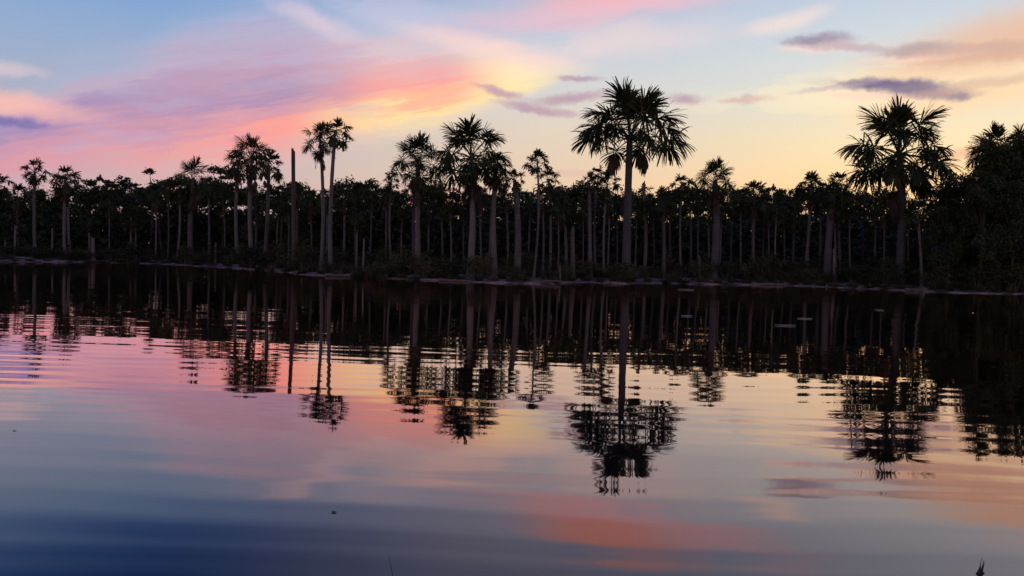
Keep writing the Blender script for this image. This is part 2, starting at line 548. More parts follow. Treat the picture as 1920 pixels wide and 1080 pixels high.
# ------------------------------------------------------------------ palm fronds (unit length, growing towards +Y)
def frond_mesh(elev, seed, nseg, name='frond', dead=False, bend=None, spread=128, mat=None, pet=0.56, split=False):
    rng = random.Random(seed)
    parts = []
    e = math.radians(elev)
    bend = bend if bend is not None else (0.08 + 0.42 * max(0.0, math.cos(e)))
    p = Vector((0, 0.01, 0))
    pts, dirs = [p.copy()], []
    steps = 8
    Lp = pet * rng.uniform(0.9, 1.1)
    a = e
    yaw = 0.0
    for i in range(steps):
        d = Vector((math.sin(yaw), math.cos(a) * math.cos(yaw), math.sin(a)))
        d.normalize()
        dirs.append(d)
        p = p + d * (Lp / steps)
        pts.append(p.copy())
        a = max(a - bend / steps * (0.5 + i / steps), math.radians(-88))
        yaw += rng.uniform(-0.02, 0.02)
    thick = 0.013 if nseg > 26 else 0.017
    parts.append(tube(pts, [thick * (1.25 - 0.6 * i / steps) for i in range(steps + 1)], 4))
    f = dirs[-1]
    side = Vector((0, 0, 1)).cross(f)
    side = Vector((1, 0, 0)) if side.length < 0.05 else side.normalized()
    if side.x < 0: side = -side
    up = side.cross(f).normalized()
    # costa bends down beyond the petiole
    costa = [pts[-1].copy()]
    cdir = []
    aa = a
    for i in range(4):
        d = (f * 1.0 + Vector((0, 0, -1)) * (0.16 * i)).normalized()
        cdir.append(d)
        costa.append(costa[-1] + d * 0.04)
    cup = rng.uniform(-0.05, 0.15)
    fold = rng.uniform(0.75, 1.15)
    for k in range(nseg):
        u = (k + 0.5) / nseg * 2 - 1
        phi = math.radians(u * spread + rng.uniform(-4, 4))
        s = 1 - abs(u)
        ci = min(3, int(s * 4))
        o = costa[ci].copy()
        ff = cdir[ci]
        psi = 0.0 if dead else (rng.uniform(-1.0, 1.0) + rng.uniform(-0.5, 0.5)) * fold
        sp = abs(math.sin(phi)) + 0.12
        d = (ff * math.cos(phi) + side * (math.sin(phi) * math.cos(psi)) + up * (sp * math.sin(psi) - cup * abs(math.sin(phi)) + rng.uniform(-0.08, 0.08))).normalized()
        L = 0.41 * (0.9 + 0.1 * math.cos(phi)) * rng.uniform(0.84, 1.06)
        if dead:
            L *= rng.uniform(0.75, 1.05)
        if rng.random() < 0.05:
            L *= 0.6
        g = ((0.05 + (0.15 if elev < 40 else 0.10) * max(0.0, math.cos(e))) if not dead else 0.5) * rng.uniform(0.7, 1.5)
        wid = (0.0115 if nseg > 42 else 0.014 if nseg > 26 else 0.028) * rng.uniform(0.8, 1.15)
        wv = (up.cross(d) + up * rng.uniform(-0.7, 0.7))
        wv = (wv - d * wv.dot(d)).normalized()
        st = [0.0, 0.3, 0.62, 0.85, 1.0]
        ww = [0.5, 1.2, 1.15, 0.95, 0.4]
        V, F = [], []
        q = o.copy()
        prev = 0.0
        for i, (sv, wk) in enumerate(zip(st, ww)):
            q = q + d * (L * (sv - prev))
            prev = sv
            V += [q + wv * (wid * wk), q - wv * (wid * wk)]
            if i:
                F.append((2 * i - 2, 2 * i - 1, 2 * i + 1, 2 * i))
            d = (d + Vector((0, 0, -1)) * (g * (0.25 + 1.6 * sv))).normalized()
        parts.append((V, F))
    mt = mat or (M['dead'] if dead else M['frond'])
    if split:
        return mesh(name, *parts[0], mt), mesh('blade', *join(parts[1:]), mt)
    return mesh(name, *join(parts), mt)


ELEVS = [84, 66, 48, 30, 12, -8, -30, -50]
FR = {}
for res, nseg, nv_ in (('big', 54, 4), ('hi', 46, 3), ('lo', 24, 2)):
    for i, e in enumerate(ELEVS):
        FR[res, i] = [frond_mesh(e, 100 * i + v + (7 if res == 'lo' else 0), nseg if i else nseg - 6, spread=(66 if i == 0 else 88 if i == 1 else 112), split=res == 'big') for v in range(nv_)]
    FR[res, 'skirt'] = [frond_mesh(-38, 900 + v, nseg - 6, 'dead_frond', True, 1.5, 60) for v in range(nv_)]
    FR[res, 'hang'] = [frond_mesh(8, 950 + v, nseg - 8, 'dead_frond', True, 2.9, 36, pet=0.58) for v in range(nv_)]

# ------------------------------------------------------------------ shore
WATERLINE = [(-400, 486), (0, 491), (150, 492), (320, 496), (430, 502), (560, 514), (700, 523), (850, 528), (960, 532), (1100, 531),
             (1250, 532), (1400, 534), (1550, 538), (1650, 544), (1800, 549), (1920, 552), (2300, 566)]
_shore = [water_at(px, py) for px, py in WATERLINE]
SHX = np.array([v.x for v in _shore])
SHY = np.array([v.y for v in _shore])


def shore_y(x):
    return float(np.interp(x, SHX, SHY))


def shore_d(px):
    """distance of the waterline under a photo column"""
    py = np.interp(px, [q[0] for q in WATERLINE], [q[1] for q in WATERLINE])
    return water_at(px, py).y


def vnoise(x, y, s, seed=0):
    """cheap smooth noise for terrain, -1..1"""
    return (math.sin(x / s * 1.7 + seed) * math.cos(y / s * 1.3 + seed * 2.1) + 0.5 * math.sin(x / s * 3.9 + y / s * 2.7 + seed * 3.3)) / 1.5


def ground_z(x, y):
    t_ = y - shore_y(x) - 1.3 * vnoise(x, y * 1.6, 2.9, 1.0) - 1.1 * vnoise(x, y * 1.3, 7.0, 4.0)
    if t_ < -4: return -0.9
    if t_ < 0: return 0.225 * t_
    z = 0.10 * (1 - math.exp(-t_ / 0.8)) + 0.035 * vnoise(x, y, 0.9, 2.0) * min(1, t_)
    z += 0.45 * (1 - math.exp(-max(0, t_ - 2) / 7.0))
    return z + 0.08 * vnoise(x, y, 4.0, 5.0) * min(1, t_ / 6)


# ground as one sheet, fine near the far shore and coarse towards the horizon
xs = np.unique(np.concatenate([np.linspace(-3000, -140, 12), np.linspace(-140, -70, 36), np.linspace(-70, 45, 330), np.linspace(45, 120, 40), np.linspace(120, 3000, 12)]))
ys = np.unique(np.concatenate([np.linspace(-400, 0, 4), np.linspace(0, 4, 9), np.linspace(4, 40, 5), np.linspace(40, 110, 210), np.linspace(110, 200, 12), np.linspace(200, 5000, 10)]))


def land_z(x, y):
    near = 2.2 - y + 0.25 * vnoise(x, y, 1.1, 3.0)             # the bank the camera stands on
    if y < 10:
        return max(-0.9, min(0.22, near * 0.22)) if abs(x) < 3500 else -0.9
    return ground_z(x, y)


V = [(x, y, land_z(x, y)) for y in ys for x in xs]
nx = len(xs)
F = [(j * nx + i, j * nx + i + 1, (j + 1) * nx + i + 1, (j + 1) * nx + i) for j in range(len(ys) - 1) for i in range(nx - 1)]
gme = mesh('ground', V, F, M['mud'], True)
gme.materials.append(M['floor'])
for p in gme.polygons:
    cx, cy, _ = p.center
    if cy > 10 and cy - shore_y(cx) > 5.5 + 1.6 * vnoise(cx, cy, 3.0, 6.0):
        p.material_index = 1
tag(obj('ground', gme), 'dark muddy bank and forest floor along the far shore', None, kind='structure')

wv = [(-4000, -300, 0), (4000, -300, 0), (4000, 6000, 0), (-4000, 6000, 0)]
tag(obj('water', mesh('water', wv, [(0, 1, 2, 3)], M['water'])), 'calm lagoon water mirroring the sunset sky and palms', None, kind='structure')


# ------------------------------------------------------------------ where along the shore, in words
MARKS = [(-400, 'left picture edge'), (66, 'slim drooping palm'), (123, 'brown-skirted palm'), (246, 'young green palm'), (363, 'shaggy-skirted palm'), (474, 'cluster of three'),
         (550, 'tall broken trunk'), (612, 'two slender palms'), (735, 'small-headed palm'), (783, 'bushy palm'), (883, 'broadest dark palm'), (969, 'bluish-grey trunk'),
         (1003, 'leaning palm'), (1120, 'three small heads'), (1178, 'tallest palm'), (1340, 'wide-trunked palm'), (1413, 'low green palm'), (1521, 'fan-headed palm'),
         (1688, 'huge spreading palm'), (1850, 'dark thicket'), (2400, 'right picture edge')]
ORD = 'first second third fourth fifth sixth seventh eighth ninth tenth eleventh twelfth thirteenth fourteenth fifteenth'.split()


def where(columns):
    """for each photo column: between which two landmarks, and its turn from the left there"""
    out = {}
    for (a, na), (b_, nb) in zip(MARKS, MARKS[1:]):
        inside = sorted(q for q in columns if a <= q < b_)
        for i_, q in enumerate(inside):
            out[q] = f'between {na} and {nb}' + (f', {ORD[i_]} from left' if len(inside) > 1 else '')
    return out


# ------------------------------------------------------------------ palms
def trunk_mesh(name, h, lean, r0, r1, seed, mat, jag=0.0, sides=10, boots=True):
    rng = random.Random(seed)
    n = 14
    pts, rad = [], []
    wob = min(1.0, (h / 8.0) ** 2)
    bx, by = rng.uniform(-0.28, 0.28) * wob, rng.uniform(-0.2, 0.2) * wob
    for i in range(n + 1):
        t_ = i / n
        k = math.sin(math.pi * t_)
        pts.append((lean.x * t_ + bx * k, lean.y * t_ + by * k, -0.35 + (h + 0.35) * t_))
        r = r0 + (r1 - r0) * t_ ** 0.8
        r *= 1 + 0.5 * math.exp(-t_ * n / 0.9) + rng.uniform(-0.06, 0.06)
        if boots and t_ > 0.97: r *= 0.6
        rad.append(r)
    V, F = tube(pts, rad, sides, jag, rng)
    return mesh(name, V, F, mat, True)


def palm(bx, cx, hub, R, tw, off, lo, nf, skirt, hang, label, group=None, name='moriche_palm', bark_='palm_bark', seed=None, hi=None, by=None, tilt=0.0):
    """base column, crown column and height, crown radius, trunk width (photo pixels), metres behind the waterline,
    lowest frond elevation, fronds, dead skirt fronds, long hanging dead fronds"""
    seed = seed if seed is not None else int(bx * 13 + hub)
    rng = random.Random(seed)
    d = shore_d(bx) + off
    k = d / FPX
    top = at(cx, hub, d)
    base = at(bx, by or 500, d)
    gz = ground_z(base.x, d)
    lean = Vector((top.x - base.x, rng.uniform(-0.25, 0.25), 0))
    h = top.z - gz
    Rm = R * k * (1.22 if R <= 66 else 1.0)
    skirt = int(skirt * 1.7)
    e = bpy.data.objects.new(name, None)
    col.objects.link(e)
    e.location = (base.x, d, gz)
    e.empty_display_size = 0.3
    tag(e, label, 'palm tree', group)
    r0 = tw * k / 2
    obj('trunk', trunk_mesh('trunk', h + 0.05 * Rm, lean, r0, r0 * 0.68, seed, M[bark_], sides=12 if tw > 8 else 8), e)
    hubp = Vector((lean.x, lean.y, h))
    res = 'big' if R > 60 else 'hi' if (hi if hi is not None else R > 30) else 'lo'
    ga = rng.uniform(0, 6.28)
    nf = int(nf * (1.0 if R > 60 else 1.25))
    for i in range(nf):
        u = (i + 0.5) / nf
        el_ = 86 - (86 - lo) * (u ** 1.05) + rng.uniform(-6, 6)
        ci = min(range(len(ELEVS)), key=lambda q: abs(ELEVS[q] - el_))
        ga += math.radians(137.5) + rng.uniform(-0.2, 0.2)
        sc = Rm * rng.uniform(0.8, 1.12) * (0.93 if ci < 2 else 1.0)
        me = rng.choice(FR[res, ci])
        blade = None
        if res == 'big': me, blade = me
        o = obj('frond', me, e, hubp + Vector((0, 0, -0.05 * Rm * u)),
                (math.radians(rng.uniform(-7, 7)), math.radians(rng.uniform(-9, 9) + tilt), ga), sc)
        if rng.random() < 0.5: o.scale.x *= -1
        if blade: obj('blade', blade, o)
    for i in range(skirt):
        ga += math.radians(137.5) + rng.uniform(-0.3, 0.3)
        z = -Rm * (0.05 + 0.75 * i / max(1, skirt)) * rng.uniform(0.8, 1.1)
        obj('dead_frond', rng.choice(FR[res, 'skirt']), e, hubp + Vector((lean.x / max(h, 1) * z, 0, z)), (rng.uniform(-0.1, 0.1), rng.uniform(-0.1, 0.1), ga), Rm * rng.uniform(0.55, 0.8))
    for a, sc in hang:
        obj('dead_frond', FR['hi', 'hang'][int(a) % 3], e, hubp + Vector((0, 0, -0.04 * Rm)), (0, 0, math.radians(a)), Rm * sc)
    return e


# base x, crown x, hub y, radius, trunk width, metres behind waterline, lowest frond, fronds, skirt, hanging, label
PALMS = [
    (1174, 1181, 258, 113, 18, 2.0, -6, 27, 0, ((92, .78), (-88, .72), (-60, .6)), 'tallest moriche palm with a huge round crown and two dead leaves hanging'),
    (1687, 1689, 286, 110, 18, 6.0, -36, 30, 3, ((75, .8), (-80, .8), (110, .7), (-110, .75)), 'huge spreading palm beside the dark leafy thicket, low fronds drooping'),
    (881, 883, 292, 66, 14, 4.0, -42, 26, 8, (), 'broad bushy palm with a very thick dark crown in the middle of the shore'),
    (784, 783, 306, 50, 12, 5.0, -40, 22, 7, (), 'bushy palm with dense drooping crown next to a slim small-headed palm'),
    (474, 474, 298, 40, 9, 6.0, -36, 20, 6, (), 'middle palm of the tight cluster of three, fullest crown'),
    (495, 503, 312, 30, 9, 5.0, -44, 13, 2, (), 'palm on the tall-stump side of the tight cluster of three'),
    (447, 448, 312, 26, 8, 7.5, -50, 12, 8, (), 'palm with pale trunk and brown skirt, outer one of the tight cluster of three'),
    (602, 599, 262, 32, 8, 4.0, -50, 15, 5, ((-80, .7),), 'shorter of the two tall slender palms standing close together'),
    (620, 629, 252, 30, 9, 3.5, -40, 14, 0, ((95, .75), (-100, .72), (60, .7)), 'taller of the two tall slender palms standing close together'),
    (66, 66, 322, 22, 7, 7.0, -52, 14, 3, (), 'slim palm with small drooping crown and bare pale trunk'),
    (121, 123, 338, 28, 7, 6.0, -48, 15, 8, (), 'palm with brown skirt sharing its foot with a second trunk'),
    (131, 129, 352, 20, 6, 7.0, -50, 10, 5, (), 'second trunk grown against the palm with the brown skirt'),
    (358, 363, 340, 36, 11, 9.0, -46, 17, 10, (), 'stout palm with a long shaggy brown skirt on its trunk'),
    (735, 735, 338, 17, 5, 7.0, -50, 10, 2, (), 'slim palm with a small drooping head'),
    (930, 930, 318, 30, 12, 5.0, -52, 14, 5, (), 'palm with stout bare purple-grey trunk just behind the broad bushy palm'),
    (969, 965, 338, 21, 14, 3.5, -40, 11, 3, (), 'thick straight bluish-grey trunk with a small ragged head'),
    (999, 1008, 304, 24, 5, 3.0, -30, 14, 0, (), 'slender leaning palm with a small round head above the others'),
    (1031, 1028, 338, 24, 6, 10.0, -46, 13, 5, (), 'shaggy palm half hidden behind the slender leaning palm'),
    (1108, 1105, 344, 20, 9, 4.0, -44, 11, 2, (), 'pale straight palm, first of the three small heads near the tallest palm'),
    (1119, 1121, 332, 20, 5, 9.0, -38, 11, 2, (), 'highest of the three small heads near the tallest palm'),
    (1134, 1138, 346, 23, 5, 5.0, -44, 12, 3, (), 'palm with its head touching the dead leaf of the tallest palm'),
    (1278, 1277, 348, 20, 5, 8.0, -48, 12, 2, (), 'small drooping palm head beside a taller wide-trunked palm'),
    (1337, 1342, 340, 38, 17, 3.5, -34, 20, 8, (), 'wide-trunked palm with a shaggy crown on the low shore'),
    (1414, 1413, 368, 30, 8, 5.0, -40, 15, 4, (), 'low green palm in front of a flat-topped tree'),
    (1511, 1522, 350, 29, 8, 8.0, -34, 16, 4, (), 'palm with an upright fan head between low green palms'),
    (1553, 1560, 366, 30, 16, 4.5, -42, 15, 6, (), 'dark broad-trunked palm with a low green head'),
    (1580, 1572, 346, 23, 6, 10.0, -34, 12, 2, (), 'palm with spiky upright leaves showing over the low green heads'),
    (1730, 1722, 402, 24, 7, 4.0, -36, 12, 3, (), 'low green palm below the huge spreading palm'),
    (1870, 1864, 296, 50, 8, 8.0, -20, 17, 0, (), 'palm crown rising out of the top of the dark leafy thicket'),
    (1926, 1916, 282, 40, 8, 8.0, -20, 14, 0, (), 'palm crown above the thicket cut by the picture edge'),
    (553, 553, 362, 24, 8, 7.0, -40, 12, 4, (), 'low palm head behind the tall broken trunk'),
    (243, 246, 406, 22, 5, 8.0, -36, 11, 2, (), 'short young palm with a light green head above a reddish shrub'),
    (-12, 0, 346, 22, 7, 9.0, -40, 12, 4, (), 'palm cut by the picture edge with browning leaves'),
    (168, 165, 414, 19, 5, 8.0, -44, 10, 2, (), 'short dark palm with a round head over a dead stub'),
]
for q in PALMS:
    bk = 'dark_bark' if q[0] in (1337, 1553, 1687, 1174) else 'palm_bark'
    palm(*q, bark_=bk, group='moriche palms along the far shore')

# slim trunks behind the front rank, their heads lost in the dark canopy
SLIM = [(292, 368, 4), (305, 362, 4), (314, 352, 4), (331, 358, 6), (393, 352, 5), (541, 384, 5), (609, 372, 5), (643, 372, 5), (692, 362, 5), (723, 368, 5),
        (776, 366, 7), (890, 366, 6), (903, 372, 5), (952, 372, 5), (992, 376, 5), (1017, 374, 5), (1062, 402, 7), (1156, 388, 5), (1207, 366, 6), (1244, 376, 9),
        (1260, 380, 5), (1295, 356, 5), (1309, 372, 4), (1372, 386, 5), (1392, 374, 4), (1443, 388, 4), (1472, 398, 5), (1486, 402, 5), (1536, 372, 7), (1596, 384, 5),
        (1618, 378, 5), (1640, 392, 6), (1659, 398, 5), (1751, 392, 5), (1778, 404, 4), (668, 402, 4), (256, 410, 4), (753, 390, 4), (829, 388, 5), (846, 380, 4),
        (1046, 388, 4), (1092, 396, 4), (1192, 392, 4), (1228, 388, 4), (1348, 396, 4), (1430, 396, 4), (1456, 392, 4), (420, 372, 4), (520, 384, 4), (585, 376, 4),
        (205, 372, 4), (36, 372, 4), (1703, 396, 4), (1570, 396, 4), (1332, 400, 4), (1139, 380, 4), (917, 384, 4), (870, 388, 4), (804, 392, 4), (477, 384, 5)]
WH = where([q[0] for q in SLIM])
for i, (px, hub, tw) in enumerate(SLIM):
    rng = random.Random(px)
    palm(px, px + rng.uniform(-5, 5), hub, rng.uniform(19, 27), tw * 0.95, rng.uniform(5.5, 12), -44, 10, rng.choice((2, 3, 4)), (),
         'slim palm in the wood ' + WH[px], 'slim palms in the dark wood', hi=False, bark_=rng.choice(('palm_bark', 'dark_bark', 'dark_bark')))


# ------------------------------------------------------------------ dead trunks
def snag(bx, tx, top_y, tw, off, label, base_y=495, wood='dead_wood'):
    d = shore_d(bx) + off
    k = d / FPX
    top, base = at(tx, top_y, d), at(bx, base_y, d)
    gz = ground_z(base.x, d)
    lean = Vector((top.x - base.x, 0.1, 0))
    me = trunk_mesh('dead_palm_trunk', top.z - gz, lean, tw * k / 2, tw * k / 2 * 0.72, int(bx), M[wood], 0.12 + tw * 0.02, 10, False)
    tag(obj('dead_palm_trunk', me, None, (base.x, d, gz)), label, 'dead trunk', 'dead palm trunks')


snag(553, 549, 283, 10, 4.0, 'tall broken headless palm trunk standing against the pink sky', wood='brown_wood')
snag(28, 28, 424, 5, 8.0, 'thin pale headless trunk between the edge palm and the slim drooping palm')
snag(8, 9, 452, 4, 9.0, 'short thin stub close to the picture edge')
snag(98, 97, 428, 4, 6.0, 'knobbly thin stub between the slim drooping palm and the brown-skirted palm')
snag(176, 173, 446, 8, 3.0, 'squat pale stub on the mauve mud under the short dark palm')
snag(404, 404, 457, 5, 4.0, 'short pale stub on the mud beside the shaggy-skirted palm')
snag(669, 669, 436, 4.5, 3.0, 'headless post-like trunk near the lit mud bank, taller of two')
snag(681, 682, 450, 4, 2.5, 'headless post-like trunk near the lit mud bank, shorter of two')
snag(1076, 1074, 432, 10, 4.5, 'thick broken dark trunk left of the three small palm heads')
snag(1051, 1050, 498, 3, 0.3, 'thin stake at the edge of the water on a mud spit', 520)
snag(1314, 1312, 481, 4, 1.5, 'white splintered stub next to the wide-trunked palm', 510)
snag(1566, 1565, 470, 6, 4.0, 'pale pointed stub beside the dark broad-trunked palm', 510)
snag(1209, 1207, 344, 7, 9.0, 'dark headless trunk just beyond the tallest palm')
snag(1551, 1551, 536, 5, -0.6, 'black stake standing in the shallows below the broad-trunked palm', 545)
snag(1735, 1734, 541, 5, -0.4, 'black stake in the shallows at the thicket foot', 552)


# ------------------------------------------------------------------ leafy crowns
def leaf_quads(centres, size, rng, flat=0.35):
    n = len(centres)
    a = rng.normal(size=(n, 3))
    a[:, 2] *= flat
    a /= np.linalg.norm(a, axis=1)[:, None]
    r = rng.normal(size=(n, 3))
    b_ = np.cross(a, r)
    b_ /= np.linalg.norm(b_, axis=1)[:, None]
    L = (size * rng.uniform(0.6, 1.3, n))[:, None]
    w = L * rng.uniform(0.35, 0.6, n)[:, None]
    return np.stack([centres - a * L, centres + b_ * w, centres + a * L, centres - b_ * w], axis=1)


def tree_meshes(seed, style):
    """trunk with limbs and a crown of leaf clumps; unit: 1 = tree height, crown half-width about 0.5 for 'flat'"""
    rng = random.Random(seed)
    nr = np.random.default_rng(seed)
    parts, clumps = [], []
    fork = 0.5 if style == 'flat' else 0.28
    lean = (rng.uniform(-0.03, 0.03), rng.uniform(-0.03, 0.03))
    parts.append(tube([(0, 0, -0.03), (lean[0] * .4, lean[1] * .4, fork * 0.5), (lean[0], lean[1], fork), (lean[0] * 1.2, lean[1] * 1.2, 0.8)], [0.026, 0.02, 0.016, 0.005], 7))
    nl = 26 if style == 'flat' else 30
    for i in range(nl):
        az_ = i * 2.4 + rng.uniform(-0.4, 0.4)
        if style == 'flat':
            out = rng.uniform(0.12, 0.46)
            z = rng.uniform(0.68, 0.98) - 0.5 * out ** 2
            sz = (rng.uniform(0.05, 0.12), rng.uniform(0.05, 0.12), rng.uniform(0.018, 0.04))
        else:
            z = rng.uniform(0.22, 0.95)
            out = rng.uniform(0.1, 0.42) * (1.05 - 0.75 * max(0, z - 0.5))
            sz = (rng.uniform(0.09, 0.17), rng.uniform(0.09, 0.17), rng.uniform(0.06, 0.12))
        tip = (math.cos(az_) * out, math.sin(az_) * out, z)
        f0 = fork + (z - fork) * 0.25 if z > fork else fork * 0.8
        parts.append(tube([(lean[0], lean[1], f0), (tip[0] * 0.5, tip[1] * 0.5, f0 + (z - f0) * 0.65), tip], [0.010, 0.006, 0.002], 5))
        n = 110 if style == 'flat' else 360
        p = nr.normal(size=(n, 3))
        p /= np.linalg.norm(p, axis=1)[:, None]
        p *= (nr.uniform(0, 1, n) ** 0.45)[:, None]
        clumps.append(np.array(tip) + p * np.array(sz))
        for j in range(3):                       # twigs past the clump keep the outline uneven
            s2 = np.array(tip) + np.array([rng.uniform(-1, 1), rng.uniform(-1, 1), rng.uniform(-.6, .9)]) * np.array(sz) * 1.25
            q = nr.normal(size=(14 if style == 'flat' else 26, 3)) * np.array(sz) * 0.26
            clumps.append(s2 + q)
    P = np.concatenate(clumps)
    V, F = join(parts)
    return mesh('trunk', V, F, M['tree_bark'], True), quads('crown', leaf_quads(P, 0.019 if style == 'flat' else 0.019, nr), M['leaf'])


TREES = {('flat', i): tree_meshes(40 + i, 'flat') for i in range(4)}
TREES.update({('full', i): tree_meshes(60 + i, 'full') for i in range(4)})


def tree(px, top_y, half, off, style, var, label, group, name):
    d = shore_d(px) + off
    k = d / FPX
    top = at(px, top_y, d)
    gz = ground_z(top.x, d)
    h = top.z - gz
    rng = random.Random(px)
    e = bpy.data.objects.new(name, None)
    col.objects.link(e)
    e.location = (top.x, d, gz)
    tag(e, label, 'tree', group)
    w = half * k / 0.5
    rz = rng.uniform(0, 6.28)
    for nm, me in zip(('trunk', 'crown'), TREES[style, var]):
        obj(nm, me, e, (0, 0, 0), (0, 0, rz), (w, w, h))
    return e


FLAT = [(185, 328, 44, 18, 0, 'airy flat-topped tree between the brown-skirted palm and the taller flat-topped tree'),
        (285, 310, 76, 16, 1, 'tall airy flat-topped tree with layered branches left of the shaggy-skirted palm'),
        (418, 310, 48, 15, 2, 'umbrella-shaped tree behind the tight cluster of three palms'),
        (528, 338, 40, 16, 3, 'small airy tree behind the tall broken trunk'),
        (672, 332, 54, 17, 0, 'dark domed flat-topped tree right of the two tall slender palms'),
        (712, 352, 26, 20, 1, 'low airy tree top between the domed tree and the slim small-headed palm'),
        (1052, 352, 30, 18, 2, 'airy tree top between the leaning palm and the three small heads'),
        (1232, 352, 36, 17, 3, 'airy tree top between the tallest palm and the small drooping palm'),
        (1452, 342, 34, 15, 0, 'airy tree with gaps of sky behind the low green palm'),
        (1490, 352, 26, 18, 2, 'small airy tree top left of the upright fan-headed palm'),
        (20, 362, 34, 18, 1, 'low airy tree at the picture edge behind the edge palm'),
        (585, 352, 26, 18, 3, 'thin airy tree top behind the two tall slender palms'),
        (822, 350, 26, 20, 0, 'airy tree top with red glow between the two bushiest palms')]
for px, ty, half, off, var, label in FLAT:
    tree(px, ty, half, off, 'flat', var, label, 'airy flat-topped trees behind the palms', 'flat_topped_tree')

rng = random.Random(5)
px, FOREST = -120, []
while px < 1780:
    FOREST.append(px)
    px += rng.uniform(38, 54)
WH = where(FOREST)
for px in FOREST:
    tree(px, rng.uniform(338, 360) + (6 if 1200 < px < 1700 else 0), rng.uniform(44, 66), rng.uniform(18, 27), 'full', rng.randrange(4),
         'dense dark tree behind palms ' + WH[px], 'dense trees of the wood behind the palms', 'forest_tree')
# the dark thicket at the right
for px, ty, half, off, var, label in ((1826, 316, 60, 4.5, 0, 'dense dark tree forming the sloping near edge of the thicket'),
                                      (1868, 270, 68, 6.0, 1, 'tallest dense dark tree inside the thicket under the palm crown'),
                                      (1925, 248, 74, 5.0, 2, 'dense dark thicket tree cut by the picture edge'),
                                      (1778, 384, 44, 3.5, 3, 'low bushy tree at the foot of the thicket slope'),
                                      (1846, 350, 60, 2.6, 2, 'round bushy tree in front of the tallest thicket tree'),
                                      (1905, 330, 64, 2.6, 3, 'round bushy tree by the water in front of the edge-cut thicket tree'),
                                      (1798, 346, 50, 8.0, 1, 'dense tree behind the sloping edge of the thicket'),
                                      (1895, 300, 70, 10.0, 0, 'dense tree deep in the thicket behind the tallest one'),
                                      (1990, 290, 80, 5.0, 0, 'outer thicket tree mostly beyond the picture edge')):
    tree(px, ty, half, off, 'full', var, label, 'dense trees of the dark thicket', 'thicket_tree')

# undergrowth: wall of leaves behind all trunks, forest shade put into their colour
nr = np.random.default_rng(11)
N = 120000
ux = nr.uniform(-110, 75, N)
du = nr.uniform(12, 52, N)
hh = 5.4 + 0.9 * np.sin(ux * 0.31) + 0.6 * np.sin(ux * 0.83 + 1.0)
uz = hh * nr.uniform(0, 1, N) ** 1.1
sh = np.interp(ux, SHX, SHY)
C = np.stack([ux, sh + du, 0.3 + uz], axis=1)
tag(obj('undergrowth', quads('undergrowth', leaf_quads(C, 0.46 - 0.045 * uz, nr, 0.8), M['under'])), 'tangled undergrowth behind the palm trunks, deep shade put into its leaf colour', 'undergrowth', kind='stuff')


# ------------------------------------------------------------------ shore plants
def sedge_mesh(seed, n=150):
    rng = random.Random(seed)
    V, F = [], []
    for i in range(n):
        a = rng.uniform(0, 6.28)
        r = rng.uniform(0, 0.34) ** 0.8
        p = Vector((math.cos(a) * r, math.sin(a) * r, -0.03))
        a2 = a + rng.uniform(-0.9, 0.9)
        out = rng.uniform(0.1, 0.75)
        d = Vector((math.cos(a2) * out, math.sin(a2) * out, 1.0)).normalized()
        L = rng.uniform(0.45, 1.15)
        w = rng.uniform(0.010, 0.022)
        sd_ = d.cross(Vector((math.cos(a2 + rng.uniform(-1, 1)), math.sin(a2), 0.1))).normalized()
        o = len(V)
        for s_, wk in ((0, 1), (0.4, 0.9), (0.75, 0.6), (1.0, 0.05)):
            V += [p + sd_ * (w * wk), p - sd_ * (w * wk)]
            p = p + d * (L * 0.33)
            d = (d + Vector((0, 0, -1)) * rng.uniform(0.1, 0.38)).normalized()
        for k in range(3):
            F.append((o + 2 * k, o + 2 * k + 1, o + 2 * k + 3, o + 2 * k + 2))
    return mesh('sedge_clump', V, F, M['sedge'])


def shrub_meshes(seed):
    rng = random.Random(seed)
    nr = np.random.default_rng(seed)
    parts, P = [], []
    for i in range(11):
        a = rng.uniform(0, 6.28)
        o = rng.uniform(0.1, 0.55)
        z = rng.uniform(0.35, 0.95)
        tip = (math.cos(a) * o, math.sin(a) * o, z)
        parts.append(tube([(tip[0] * .1, tip[1] * .1, -0.06), (tip[0] * .6, tip[1] * .6, z * .6), tip], [0.018, 0.012, 0.004], 5))
        P.append(np.array(tip) + nr.normal(size=(70, 3)) * np.array((0.15, 0.15, 0.13)))
    P = np.concatenate(P)
    P = P[P[:, 2] > 0.02]
    V, F = join(parts)
    return mesh('stem', V, F, M['tree_bark']), quads('foliage', leaf_quads(P, 0.055, nr, 0.7), M['sedge'])


SEDGE = [sedge_mesh(70 + i) for i in range(4)]
SHRUB = [shrub_meshes(80 + i) for i in range(4)]


def plant(px, off, wide, tall, var, label, group, shrub=False):
    d = shore_d(px) + off
    k = d / FPX
    p = at(px, 505, d)
    gz = max(-0.02, ground_z(p.x, d))
    rz = random.Random(px).uniform(0, 6.28)
    sc = (wide * k / 0.62, wide * k / 0.62, tall * k / 0.95)
    if shrub:
        e = bpy.data.objects.new('shore_shrub', None)
        col.objects.link(e)
        e.location = (p.x, d, gz)
        tag(e, label, 'shrub', group)
        for nm, me in zip(('stem', 'foliage'), SHRUB[var % 4]):
            obj(nm, me, e, (0, 0, 0), (0, 0, rz), sc)
    else:
        tag(obj('sedge_clump', SEDGE[var % 4], None, (p.x, d, gz), (0, 0, rz), sc), label, 'sedge clump', group)


